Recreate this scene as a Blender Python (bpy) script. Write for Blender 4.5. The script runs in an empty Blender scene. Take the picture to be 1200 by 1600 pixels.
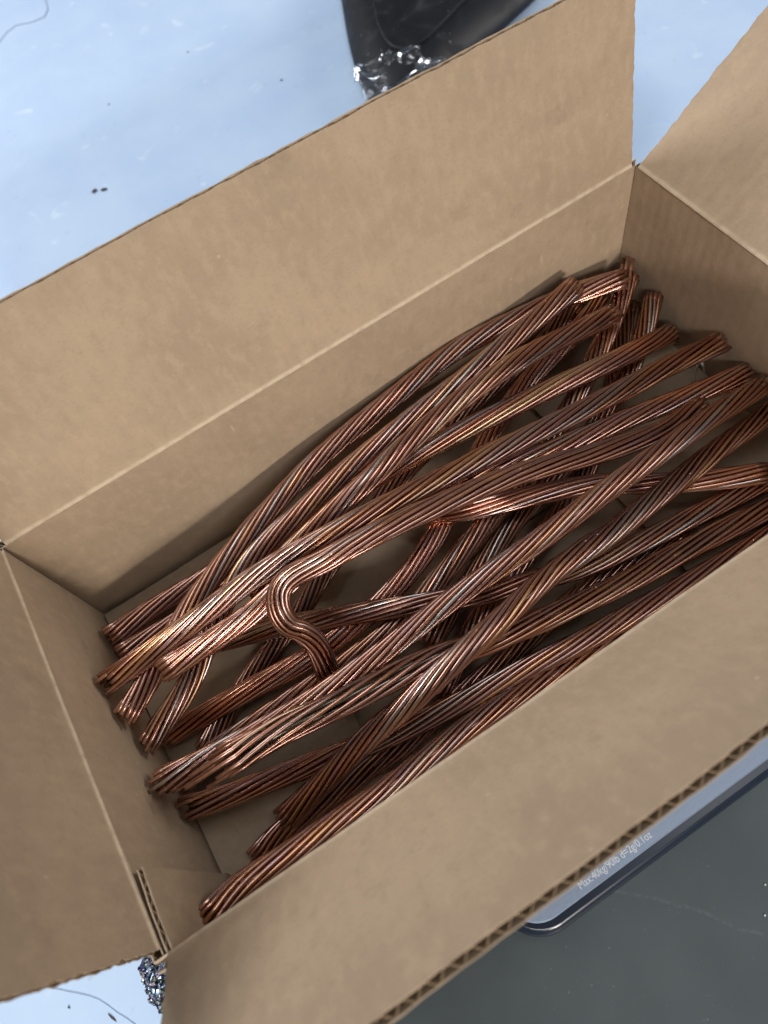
import bpy, math, random
from mathutils import Vector, Matrix, noise
random.seed(7)
S = bpy.context.scene
COL = S.collection

# ------------------------------------------------------------------ camera
LEN, WID, HGT = 0.400, 0.2077, 0.1023          # inside of the carton (m)
cam_d = bpy.data.cameras.new('camera')
cam_d.sensor_fit = 'VERTICAL'; cam_d.sensor_height = 36.0; cam_d.lens = 25.93
cam_d.clip_start = 0.01; cam_d.clip_end = 50
cam_d.dof.use_dof = True; cam_d.dof.focus_distance = 0.385; cam_d.dof.aperture_fstop = 8.5
cam = bpy.data.objects.new('camera', cam_d); COL.objects.link(cam)
cam.matrix_world = Matrix(((0.83584, 0.53613, -0.11806, 0.12646),
                           (-0.52621, 0.72115, -0.45061, -0.04775),
                           (-0.15645, 0.43877, 0.88488, 0.40755),
                           (0, 0, 0, 1)))
S.camera = cam

# ------------------------------------------------------------------ light
W = bpy.data.worlds.new('World'); S.world = W; W.use_nodes = True
W.node_tree.nodes['Background'].inputs['Color'].default_value = (0.72, 0.86, 1.0, 1)
W.node_tree.nodes['Background'].inputs['Strength'].default_value = 0.10

def area(name, direction, dist, size_x, size_y, power, color, target=(0.2, 0.1, 0.03)):
    l = bpy.data.lights.new(name, 'AREA'); l.shape = 'RECTANGLE'
    l.size = size_x; l.size_y = size_y; l.energy = power; l.color = color
    o = bpy.data.objects.new(name, l); COL.objects.link(o)
    d = Vector(direction).normalized()
    o.location = Vector(target) + d * dist
    o.rotation_euler = d.to_track_quat('Z', 'Y').to_euler()
    return o
area('window_light', (-0.15, -0.86, 0.50), 2.4, 0.24, 0.14, 36, (1.0, 0.93, 0.84))
area('bench_light', (-0.30, -0.70, 0.72), 2.2, 1.2, 0.26, 17, (1.0, 0.97, 0.96))
area('ceiling_light', (0.16, 0.10, 1.0), 2.2, 2.0, 0.42, 10.5, (0.95, 0.97, 1.0))
area('rear_fill_light', (-0.42, 0.72, 0.60), 2.4, 1.0, 0.6, 40, (0.98, 0.97, 0.97))  # added fill from behind, brightens the front flap; no actual window
area('side_fill_light', (0.92, -0.10, 0.30), 2.2, 0.9, 0.5, 19, (1.0, 0.96, 0.92))  # added soft fill from the right for the left flap and wall

S.view_settings.view_transform = 'Standard'; S.view_settings.look = 'None'
S.view_settings.gamma = 1.0; S.view_settings.use_curve_mapping = False
S.view_settings.exposure = 0.0
S.render.engine = 'CYCLES'

# ------------------------------------------------------------------ helpers
def link(o, parent=None):
    COL.objects.link(o)
    if parent is not None: o.parent = parent
    return o

def mesh_obj(name, verts, faces, mat, parent=None, uvs=None, smooth=False, mats=None, midx=None):
    me = bpy.data.meshes.new(name)
    me.from_pydata([tuple(v) for v in verts], [], faces)
    if uvs is not None:
        uvl = me.uv_layers.new(name='UVMap')
        idx = [0] * len(me.loops); me.loops.foreach_get('vertex_index', idx)
        flat = [0.0] * (2 * len(idx))
        for i, v in enumerate(idx):
            flat[2 * i], flat[2 * i + 1] = uvs[v]
        uvl.data.foreach_set('uv', flat)
    for m in (mats or [mat]): me.materials.append(m)
    if midx: me.polygons.foreach_set('material_index', midx)
    elif mats and len(mats) == 2: me.polygons.foreach_set('material_index', [0 if len(q) == 4 else 1 for q in faces])
    if smooth: me.polygons.foreach_set("use_smooth", [len(q) == 4 for q in faces])
    me.update()
    return link(bpy.data.objects.new(name, me), parent)

def empty(name, loc=(0, 0, 0), label=None, cat=None, group=None):
    o = bpy.data.objects.new(name, None); o.location = loc; o.empty_display_size = 0.02
    link(o)
    tag(o, label, cat, group); return o

def tag(o, label=None, cat=None, group=None, kind=None):
    if label: o['label'] = label
    if cat: o['category'] = cat
    if group: o['group'] = group
    if kind: o['kind'] = kind
    return o

# ------------------------------------------------------------------ node helpers
def new_mat(name):
    m = bpy.data.materials.new(name); m.use_nodes = True
    nt = m.node_tree; b = nt.nodes['Principled BSDF']
    return m, nt, b
def N(nt, kind, **kw):
    n = nt.nodes.new(kind)
    for k, v in kw.items():
        if k in n.inputs: n.inputs[k].default_value = v
        else: setattr(n, k, v)
    return n
def ramp(nt, fac, stops, interp='LINEAR'):
    r = nt.nodes.new('ShaderNodeValToRGB'); r.color_ramp.interpolation = interp
    e = r.color_ramp.elements
    while len(e) < len(stops): e.new(0.5)
    for i, (p, c) in enumerate(stops):
        e[i].position = p; e[i].color = (*c, 1) if len(c) == 3 else c
    nt.links.new(fac, r.inputs['Fac']); return r
def maprange(nt, v, a, b, c=0.0, d=1.0, smooth=True):
    m = nt.nodes.new('ShaderNodeMapRange')
    if smooth: m.interpolation_type = 'SMOOTHSTEP'
    m.inputs['From Min'].default_value = a; m.inputs['From Max'].default_value = b
    m.inputs['To Min'].default_value = c; m.inputs['To Max'].default_value = d
    nt.links.new(v, m.inputs['Value']); return m.outputs['Result']
def mixc(nt, fac, a, b, mode='MIX'):
    m = nt.nodes.new('ShaderNodeMix'); m.data_type = 'RGBA'; m.blend_type = mode
    if isinstance(fac, float): m.inputs['Factor'].default_value = fac
    else: nt.links.new(fac, m.inputs['Factor'])
    for s, v in (('A', a), ('B', b)):
        i = [x for x in m.inputs if x.name == s and x.type == 'RGBA'][0]
        if isinstance(v, tuple): i.default_value = (*v, 1) if len(v) == 3 else v
        else: nt.links.new(v, i)
    return [x for x in m.outputs if x.type == 'RGBA'][0]
def mth(nt, op, a, b=None):
    m = nt.nodes.new('ShaderNodeMath'); m.operation = op
    for i, v in enumerate((a, b)):
        if v is None: continue
        if isinstance(v, (int, float)): m.inputs[i].default_value = v
        else: nt.links.new(v, m.inputs[i])
    return m.outputs[0]

# ------------------------------------------------------------------ materials
def cardboard(name, base=(0.385, 0.290, 0.200), crease=True):
    m, nt, b = new_mat(name)
    uv = N(nt, 'ShaderNodeTexCoord'); sep = N(nt, 'ShaderNodeSeparateXYZ')
    nt.links.new(uv.outputs['UV'], sep.inputs[0])
    oi = N(nt, 'ShaderNodeObjectInfo')
    # coordinates in metres, shifted per panel
    add = N(nt, 'ShaderNodeVectorMath', operation='ADD'); nt.links.new(uv.outputs['UV'], add.inputs[0])
    comb = N(nt, 'ShaderNodeCombineXYZ'); nt.links.new(mth(nt, 'MULTIPLY', oi.outputs['Random'], 9.0), comb.inputs[2])
    nt.links.new(comb.outputs[0], add.inputs[1])
    def nz(scale, sx=1.0, sy=1.0, detail=3.0, rough=0.55):
        mp = N(nt, 'ShaderNodeMapping'); mp.inputs['Scale'].default_value = (sx, sy, 1)
        nt.links.new(add.outputs[0], mp.inputs[0])
        n = N(nt, 'ShaderNodeTexNoise', Scale=scale, Detail=detail, Roughness=rough)
        nt.links.new(mp.outputs[0], n.inputs['Vector']); return n.outputs['Fac']
    big = nz(16); mid = nz(170, 1, 0.6, 5.0, 0.65); fib = nz(700, 0.6, 1.0, 2.0); streak = nz(150, 1.0, 0.09, 3.0)
    c = mixc(nt, maprange(nt, big, 0.3, 0.7), tuple(x * 0.92 for x in base), tuple(x * 1.08 for x in base))
    c = mixc(nt, maprange(nt, mid, 0.46, 0.68, 0, 0.6), c, (base[0] * 1.14, base[1] * 1.14, base[2] * 1.13))
    c = mixc(nt, maprange(nt, mid, 0.32, 0.47, 0.5, 0.0), c, tuple(x * 0.90 for x in base))
    c = mixc(nt, maprange(nt, fib, 0.52, 0.72, 0, 0.28), c, (base[0] * 0.78, base[1] * 0.76, base[2] * 0.72))
    c = mixc(nt, maprange(nt, streak, 0.5, 0.75, 0, 0.22), c, tuple(x * 1.18 for x in base))
    # pale specks and short scuffs
    vor = N(nt, 'ShaderNodeTexVoronoi', Scale=46.0); nt.links.new(add.outputs[0], vor.inputs['Vector'])
    c = mixc(nt, maprange(nt, vor.outputs['Distance'], 0.02, 0.05, 0.55, 0.0), c, (0.55, 0.44, 0.30))
    mps = N(nt, 'ShaderNodeMapping'); mps.inputs['Scale'].default_value = (1, 0.22, 1); mps.inputs['Rotation'].default_value = (0, 0, 0.9)
    nt.links.new(add.outputs[0], mps.inputs[0])
    vos = N(nt, 'ShaderNodeTexVoronoi', Scale=34.0); nt.links.new(mps.outputs[0], vos.inputs['Vector'])
    c = mixc(nt, maprange(nt, vos.outputs['Distance'], 0.012, 0.04, 0.5, 0.0), c, (0.56, 0.46, 0.34))
    c = mixc(nt, maprange(nt, nz(44, 1, 1, 4.0, 0.6), 0.60, 0.74, 0, 0.30), c, (base[0] * 0.62, base[1] * 0.58, base[2] * 0.55))   # handling smudges
    if crease:   # paler liner along the scored fold (v = 0)
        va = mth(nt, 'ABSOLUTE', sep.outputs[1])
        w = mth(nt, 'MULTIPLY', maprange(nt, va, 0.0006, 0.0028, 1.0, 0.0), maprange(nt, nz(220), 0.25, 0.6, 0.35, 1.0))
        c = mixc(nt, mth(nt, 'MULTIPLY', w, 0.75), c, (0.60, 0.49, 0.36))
    nt.links.new(c, b.inputs['Base Color'])
    b.inputs['Roughness'].default_value = 0.82
    b.inputs['Specular IOR Level'].default_value = 0.25
    wv = mth(nt, 'SINE', mth(nt, 'MULTIPLY', sep.outputs[0], 2 * math.pi / 0.0075))
    h = mth(nt, 'ADD', mth(nt, 'MULTIPLY', wv, 0.00006), mth(nt, 'MULTIPLY', fib, 0.00008))
    h = mth(nt, 'ADD', h, mth(nt, 'MULTIPLY', mid, 0.00035))
    h = mth(nt, 'ADD', h, mth(nt, 'MULTIPLY', nz(30, 1, 1, 2.0), 0.0016))      # shallow dents
    bp = N(nt, 'ShaderNodeBump', Strength=0.55, Distance=1.0); nt.links.new(h, bp.inputs['Height'])
    nt.links.new(bp.outputs[0], b.inputs['Normal'])
    return m
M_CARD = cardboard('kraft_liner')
M_FLUTE = cardboard('kraft_medium_shaded', (0.24, 0.17, 0.105), False)  # medium darkened: shade between the flutes put into its colour

def copper(name, dark=1.0, green=0.0, shine=0.0):
    m, nt, b = new_mat(name)
    oi = N(nt, 'ShaderNodeObjectInfo'); tc = N(nt, 'ShaderNodeTexCoord')
    rnd = oi.outputs['Random']
    sep = N(nt, 'ShaderNodeSeparateXYZ'); nt.links.new(tc.outputs['UV'], sep.inputs[0])
    k = dark
    tint = ramp(nt, rnd, [(0.0, (0.389*k, 0.198*k, 0.141*k)), (0.18, (0.472*k, 0.249*k, 0.17*k)), (0.36, (0.43*k, 0.258*k, 0.216*k)),
                          (0.5, (0.513*k, 0.258*k, 0.141*k)), (0.64, (0.492*k, 0.307*k, 0.27*k)), (0.76, (0.41*k, 0.213*k, 0.151*k)), (0.88, (0.43*k, 0.347*k, 0.321*k)),
                          (0.95, (0.656*k, 0.376*k, 0.201*k)), (1.0, (0.513*k, 0.467*k, 0.451*k))])
    cv = N(nt, 'ShaderNodeCombineXYZ')
    nt.links.new(mth(nt, 'MULTIPLY', sep.outputs[0], 1.0), cv.inputs[0])
    nt.links.new(mth(nt, 'MULTIPLY', rnd, 57.0), cv.inputs[1])
    def nz(scale, detail=2.0):
        n = N(nt, 'ShaderNodeTexNoise', Scale=scale, Detail=detail)
        nt.links.new(cv.outputs[0], n.inputs['Vector']); return n
    n1 = nz(16).outputs['Fac']; n2 = nz(38); n3 = nz(420, 3).outputs['Fac']
    c = tint.outputs['Color']
    c = mixc(nt, maprange(nt, n1, 0.52, 0.72, 0, 0.55), c, (0.636*k, 0.358*k, 0.301*k))          # cleaner pinkish copper
    c = mixc(nt, maprange(nt, n1, 0.26, 0.42, 0.45, 0), c, (0.247*k, 0.144*k, 0.116*k))      # browned copper
    sepc = N(nt, 'ShaderNodeSeparateColor'); nt.links.new(n2.outputs['Color'], sepc.inputs[0])
    c = mixc(nt, maprange(nt, sepc.outputs[0], 0.62, 0.74, 0, 0.40), c, (0.472*k, 0.338*k, 0.421*k))   # violet bloom
    c = mixc(nt, maprange(nt, sepc.outputs[1], 0.62, 0.74, 0, 0.60), c, (0.69*k, 0.385*k, 0.191*k))   # golden bloom
    c = mixc(nt, maprange(nt, sepc.outputs[2], 0.64, 0.76, 0, 0.40), c, (0.43*k, 0.436*k, 0.441*k))   # grey bloom
    if green: c = mixc(nt, green, c, (0.20, 0.23, 0.18))
    nt.links.new(c, b.inputs['Base Color'])
    b.inputs['Metallic'].default_value = 1.0
    b.inputs['Coat Weight'].default_value = 0.40; b.inputs['Coat Roughness'].default_value = 0.16
    r = mth(nt, 'ADD', mth(nt, 'MULTIPLY', n3, 0.14), maprange(nt, n1, 0.3, 0.7, 0.28 - shine, 0.10))
    nt.links.new(r, b.inputs['Roughness'])
    # small stripping nicks
    nv = N(nt, 'ShaderNodeTexNoise', Scale=900.0, Detail=2.0); nt.links.new(tc.outputs['Object'], nv.inputs['Vector'])
    bp = N(nt, 'ShaderNodeBump', Strength=0.35, Distance=0.0004)
    vn = N(nt, 'ShaderNodeTexVoronoi', Scale=130.0); nt.links.new(tc.outputs['Object'], vn.inputs['Vector'])
    nick = maprange(nt, vn.outputs['Distance'], 0.04, 0.10, -1.2, 0.0)
    nt.links.new(mth(nt, 'ADD', nick, mth(nt, 'ADD', mth(nt, 'MULTIPLY', nv.outputs['Fac'], 0.10), mth(nt, 'MULTIPLY', n3, 0.14))), bp.inputs['Height'])
    nt.links.new(bp.outputs[0], b.inputs['Normal'])
    return m
M_CU = copper('bare_copper_wire', 1.12)
M_CUB = copper('brightened_copper_wire', 1.75, 0.0, 0.12)  # base colour lifted to stand in for window glints on these cables
M_CUD = copper('dark_copper_wire', 0.9)  # darker copy of the copper for the low cables
M_CUIN = copper('inner_copper_wire', 0.8)  # inner wires darkened to put groove shade into the colour
M_CUGR = copper('verdigris_inner_wire', 0.8, 0.65)

def simple(name, col, rough=0.5, metal=0.0, var=0.12, scale=40.0, bump=0.0, bscale=300.0, spec=0.5):
    m, nt, b = new_mat(name)
    tc = N(nt, 'ShaderNodeTexCoord')
    n = N(nt, 'ShaderNodeTexNoise', Scale=scale, Detail=5.0); nt.links.new(tc.outputs['Object'], n.inputs['Vector'])
    c = mixc(nt, maprange(nt, n.outputs['Fac'], 0.3, 0.7), tuple(x * (1 - var) for x in col), tuple(min(1, x * (1 + var)) for x in col))
    nt.links.new(c, b.inputs['Base Color'])
    b.inputs['Roughness'].default_value = rough; b.inputs['Metallic'].default_value = metal
    b.inputs['Specular IOR Level'].default_value = spec
    if bump:
        n2 = N(nt, 'ShaderNodeTexNoise', Scale=bscale, Detail=4.0); nt.links.new(tc.outputs['Object'], n2.inputs['Vector'])
        bp = N(nt, 'ShaderNodeBump', Strength=0.6, Distance=bump); nt.links.new(n2.outputs['Fac'], bp.inputs['Height'])
        nt.links.new(bp.outputs[0], b.inputs['Normal'])
    return m

BACK_A0, BACK_A1 = 21.0, 10.0
FRONT_A0, FRONT_A1, FRONT_F = 39.0, 34.5, 0.090
LEFT_A, RIGHT_A = 8.0, 52.0

# ================================================================== SETTING
TZ = -0.045
def white_table_mat():
    m, nt, b = new_mat('pale_blue_laminate')
    tc = N(nt, 'ShaderNodeTexCoord')
    n = N(nt, 'ShaderNodeTexNoise', Scale=9.0, Detail=6.0, Roughness=0.6); nt.links.new(tc.outputs['Object'], n.inputs['Vector'])
    c = mixc(nt, maprange(nt, n.outputs['Fac'], 0.3, 0.7), (0.425, 0.56, 0.77), (0.48, 0.615, 0.80))
    n2 = N(nt, 'ShaderNodeTexNoise', Scale=120.0, Detail=3.0); nt.links.new(tc.outputs['Object'], n2.inputs['Vector'])
    c = mixc(nt, maprange(nt, n2.outputs['Fac'], 0.67, 0.76, 0, 0.5), c, (0.36, 0.45, 0.55))     # grime specks
    n3 = N(nt, 'ShaderNodeTexNoise', Scale=34.0, Detail=2.0, Distortion=0.6); nt.links.new(tc.outputs['Object'], n3.inputs['Vector'])
    c = mixc(nt, maprange(nt, n3.outputs['Fac'], 0.66, 0.74, 0, 0.35), c, (0.70, 0.82, 0.92))    # rubbed pale spots
    nt.links.new(c, b.inputs['Base Color']); b.inputs['Roughness'].default_value = 0.55
    b.inputs['Specular IOR Level'].default_value = 0.3
    bp = N(nt, 'ShaderNodeBump', Strength=0.35, Distance=0.0012); nt.links.new(n3.outputs['Fac'], bp.inputs['Height'])
    nt.links.new(bp.outputs[0], b.inputs['Normal'])
    return m
M_TABLE = white_table_mat()
o = mesh_obj('tabletop', [(-1.6, -1.6, TZ), (2.2, -1.6, TZ), (2.2, 2.2, TZ), (-1.6, 2.2, TZ)], [(0, 1, 2, 3)], M_TABLE)
tag(o, kind='structure')

def mat_mat():
    m, nt, b = new_mat('dark_grey_mat')
    tc = N(nt, 'ShaderNodeTexCoord')
    n = N(nt, 'ShaderNodeTexNoise', Scale=14.0, Detail=6.0); nt.links.new(tc.outputs['Object'], n.inputs['Vector'])
    c = mixc(nt, maprange(nt, n.outputs['Fac'], 0.3, 0.7), (0.048, 0.061, 0.068), (0.064, 0.080, 0.087))
    n2 = N(nt, 'ShaderNodeTexNoise', Scale=420.0, Detail=2.0); nt.links.new(tc.outputs['Object'], n2.inputs['Vector'])
    c = mixc(nt, maprange(nt, n2.outputs['Fac'], 0.72, 0.80, 0, 0.4), c, (0.22, 0.24, 0.25))
    # one faint wandering scratch
    sp = N(nt, 'ShaderNodeSeparateXYZ'); nt.links.new(tc.outputs['Object'], sp.inputs[0])
    nw = N(nt, 'ShaderNodeTexNoise', Scale=25.0, Detail=3.0); nt.links.new(tc.outputs['Object'], nw.inputs['Vector'])
    dl = mth(nt, 'ADD', mth(nt, 'ADD', mth(nt, 'MULTIPLY', sp.outputs[0], 0.745), mth(nt, 'MULTIPLY', sp.outputs[1], 0.667)), -0.0717)
    dl = mth(nt, 'ABSOLUTE', mth(nt, 'ADD', dl, mth(nt, 'MULTIPLY', mth(nt, 'SUBTRACT', nw.outputs['Fac'], 0.5), 0.012)))
    c = mixc(nt, mth(nt, 'MULTIPLY', maprange(nt, dl, 0.0002, 0.0014, 0.22, 0.0), maprange(nt, n2.outputs['Fac'], 0.3, 0.6)), c, (0.16, 0.18, 0.19))
    nt.links.new(c, b.inputs['Base Color']); b.inputs['Roughness'].default_value = 0.42
    n3 = N(nt, 'ShaderNodeTexNoise', Scale=900.0, Detail=2.0); nt.links.new(tc.outputs['Object'], n3.inputs['Vector'])
    bp = N(nt, 'ShaderNodeBump', Strength=0.08, Distance=0.0006); nt.links.new(n3.outputs['Fac'], bp.inputs['Height'])
    nt.links.new(bp.outputs[0], b.inputs['Normal'])
    return m

def rounded_rect(x0, x1, y0, y1, rad, seg=10):
    pts = []
    for cx, cy, a0 in ((x1 - rad, y0 + rad, -90), (x1 - rad, y1 - rad, 0), (x0 + rad, y1 - rad, 90), (x0 + rad, y0 + rad, 180)):
        for i in range(seg + 1):
            a = math.radians(a0 + 90 * i / seg)
            pts.append((cx + rad * math.cos(a), cy + rad * math.sin(a)))
    return pts
def loft(name, outlines, mat, parent=None, smooth=False, cap0=True, cap1=True):
    """stack of outlines [(pts2d, z), ...] joined into one closed skin"""
    n = len(outlines[0][0]); v = []; f = []
    for pts, z in outlines: v += [(x, y, z) for x, y in pts]
    for k in range(len(outlines) - 1):
        for i in range(n):
            j = (i + 1) % n
            f.append((k * n + i, k * n + j, (k + 1) * n + j, (k + 1) * n + i))
    if cap0: f.append(tuple(range(n - 1, -1, -1)))
    if cap1: f.append(tuple(range((len(outlines) - 1) * n, len(outlines) * n)))
    o = mesh_obj(name, v, f, mat, parent)
    if smooth:
        for p_ in o.data.polygons: p_.use_smooth = len(p_.vertices) == 4
    return o

mt = loft('desk_mat', [(rounded_rect(-0.35, 1.3, -1.2, -0.028, 0.01), TZ + 0.0005), (rounded_rect(-0.35, 1.3, -1.2, -0.028, 0.01), TZ + 0.0025),
                       (rounded_rect(-0.349, 1.299, -1.199, -0.029, 0.01), TZ + 0.003)], mat_mat())
tag(mt, 'dark grey matte desk mat in front of the carton', 'mat')

# ------------------------------------------------------------------ parcel scale under the carton
M_STEEL = simple('brushed_steel', (0.29, 0.36, 0.48), 0.45, 0.7, 0.04, 20, 0.0002, 700)
M_SCALE = simple('dark_blue_plastic', (0.012, 0.018, 0.032), 0.25, 0.0, 0.1, 60)
M_PRINT = simple('pale_print', (0.62, 0.67, 0.73), 0.6, 0.0, 0.03)
sc = empty('parcel_scale', (0.25, 0.05, TZ + 0.003), 'parcel scale with silver platform and dark base under the carton', 'scale')
def rel(o, root):    # parts are modelled in world space, then hung on their root
    o.location = -Vector(root.location)
    return o
zp = -0.0095
plate = loft('platform', [(rounded_rect(0.1165, 0.46, -0.0710, 0.19, 0.017), zp - 0.0030), (rounded_rect(0.115, 0.4615, -0.0722, 0.1915, 0.018), zp - 0.0022),
                          (rounded_rect(0.115, 0.4615, -0.0722, 0.1915, 0.018), zp - 0.0008), (rounded_rect(0.1160, 0.4605, -0.0715, 0.1907, 0.0174), zp)], M_STEEL, sc)
rel(plate, sc)
base = loft('base', [(rounded_rect(0.119, 0.458, -0.0700, 0.187, 0.020), TZ + 0.0032), (rounded_rect(0.1120, 0.465, -0.0775, 0.195, 0.022), TZ + 0.010),
                     (rounded_rect(0.1105, 0.4665, -0.0790, 0.1965, 0.023), zp - 0.0085), (rounded_rect(0.1120, 0.465, -0.0775, 0.195, 0.022), zp - 0.0045),
                     (rounded_rect(0.114, 0.463, -0.0755, 0.193, 0.02), zp - 0.0033)], M_SCALE, sc, True)
rel(base, sc)
fc = bpy.data.curves.new('printed_text', 'FONT'); fc.body = 'Max:40kg/90lb d=2g/0.1oz'; fc.size = 0.0052
tmp = bpy.data.objects.new('tmp_text', fc); COL.objects.link(tmp)
bpy.context.view_layer.update()
tm = bpy.data.meshes.new_from_object(tmp.evaluated_get(bpy.context.evaluated_depsgraph_get()))
bpy.data.objects.remove(tmp)
tw = max(v.co.x for v in tm.vertices)
for v in tm.vertices:
    v.co.x = 0.1505 + v.co.x * 0.0445 / tw; v.co.y = -0.0692 + v.co.y; v.co.z = zp + 0.00012
tm.materials.append(M_PRINT)
to = bpy.data.objects.new('printed_text', tm); link(to, plate)

# ------------------------------------------------------------------ black plastic tray behind the carton
def black_mat():
    m, nt, b = new_mat('dusty_black_plastic')
    tc = N(nt, 'ShaderNodeTexCoord')
    n = N(nt, 'ShaderNodeTexNoise', Scale=26.0, Detail=6.0, Distortion=0.8); nt.links.new(tc.outputs['Object'], n.inputs['Vector'])
    n2 = N(nt, 'ShaderNodeTexNoise', Scale=260.0, Detail=2.0); nt.links.new(tc.outputs['Object'], n2.inputs['Vector'])
    c = mixc(nt, maprange(nt, n.outputs['Fac'], 0.55, 0.75, 0, 0.5), (0.008, 0.009, 0.012), (0.075, 0.08, 0.09))
    c = mixc(nt, maprange(nt, n2.outputs['Fac'], 0.70, 0.78, 0, 0.6), c, (0.25, 0.27, 0.29))
    nt.links.new(c, b.inputs['Base Color'])
    nt.links.new(maprange(nt, n.outputs['Fac'], 0.4, 0.7, 0.5, 0.75), b.inputs['Roughness']); b.inputs['Specular IOR Level'].default_value = 0.3
    return m
M_BLACK = black_mat()
tr = empty('black_tray', (0.62, 0.76, TZ), 'glossy black plastic tray with dusty lid behind the carton', 'tray')
def smooth_loop(P, it=3):
    for _ in range(it):
        Q = []
        for k in range(len(P)):
            a, c_ = P[k], P[(k + 1) % len(P)]
            Q += [(a[0] * .75 + c_[0] * .25, a[1] * .75 + c_[1] * .25), (a[0] * .25 + c_[0] * .75, a[1] * .25 + c_[1] * .75)]
        P = Q
    return P
TRAY = smooth_loop([(0.500, 0.78), (0.466, 0.707), (0.434, 0.640), (0.409, 0.575), (0.402, 0.530), (0.424, 0.510), (0.500, 0.534), (0.600, 0.564), (0.86, 0.64), (0.92, 0.66), (0.93, 0.70), (0.86, 0.95), (0.60, 1.0)])
tcx, tcy = 0.66, 0.75
def rr(d):
    out_ = []
    for x, y in TRAY:
        l_ = math.hypot(x - tcx, y - tcy); k_ = (l_ - d) / l_
        out_.append((tcx + (x - tcx) * k_, tcy + (y - tcy) * k_))
    return out_
body = loft('body', [(rr(0.012), TZ + 0.0005), (rr(0.003), TZ + 0.004), (rr(0.0), TZ + 0.010), (rr(0.002), TZ + 0.014), (rr(0.010), TZ + 0.021), (rr(0.030), TZ + 0.031),
                     (rr(0.050), TZ + 0.035)], M_BLACK, tr, True); rel(body, tr)
lid = loft('lid', [(rr(0.0505), TZ + 0.0335), (rr(0.0505), TZ + 0.0365), (rr(0.0530), TZ + 0.0375)], M_BLACK, tr); rel(lid, tr)

# ------------------------------------------------------------------ clear film scraps
def film_mat():
    m, nt, b = new_mat('clear_film')
    out = nt.nodes['Material Output']
    nt.nodes.remove(b)
    g = N(nt, 'ShaderNodeBsdfGlossy', Roughness=0.2); g.inputs['Color'].default_value = (0.9, 0.94, 1.0, 1)
    tr_ = N(nt, 'ShaderNodeBsdfTransparent'); tr_.inputs['Color'].default_value = (0.99, 0.99, 0.995, 1); mx = N(nt, 'ShaderNodeMixShader')
    fr = N(nt, 'ShaderNodeFresnel', IOR=1.5)
    nt.links.new(mth(nt, 'ADD', mth(nt, 'MULTIPLY', fr.outputs[0], 0.38), 0.04), mx.inputs[0])
    nt.links.new(tr_.outputs[0], mx.inputs[1]); nt.links.new(g.outputs[0], mx.inputs[2])
    nt.links.new(mx.outputs[0], out.inputs['Surface'])
    return m
M_FILM = film_mat()
def film(name, corners, amp, n, seed, label, thick=0.00008):
    a, b_, c_, d_ = [Vector(q) for q in corners]
    v = []; f = []
    for i in range(n + 1):
        for j in range(n + 1):
            u, w = i / n, j / n
            q = a.lerp(b_, u).lerp(d_.lerp(c_, u), w)
            q = q + amp * noise.noise_vector(Vector((u * 3.1, w * 3.1, seed))) + 0.28 * amp * noise.noise_vector(Vector((u * 7, w * 7, seed + 5)))
            q.z = max(q.z, TZ + 0.0006)
            v.append(q)
    f = [(i * (n + 1) + j, (i + 1) * (n + 1) + j, (i + 1) * (n + 1) + j + 1, i * (n + 1) + j + 1) for i in range(n) for j in range(n)]
    o = mesh_obj(name, v, f, M_FILM, smooth=True)
    md = o.modifiers.new('thickness', 'SOLIDIFY'); md.thickness = thick
    tag(o, label, 'plastic film'); return o
film('plastic_film', [(0.404, 0.578, TZ + 0.024), (0.444, 0.562, TZ + 0.040), (0.468, 0.515, TZ + 0.036), (0.395, 0.525, TZ + 0.014)], 0.008, 26, 1.3,
     'crumpled clear plastic film at the corner of the black tray')

# ================================================================== CARTON
TH = 0.0040; LN = 0.00035; PITCH = 0.0075
carton = empty('cardboard_carton', (LEN / 2, WID / 2, 0), 'open brown corrugated cardboard carton holding copper cables', 'box')

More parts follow.
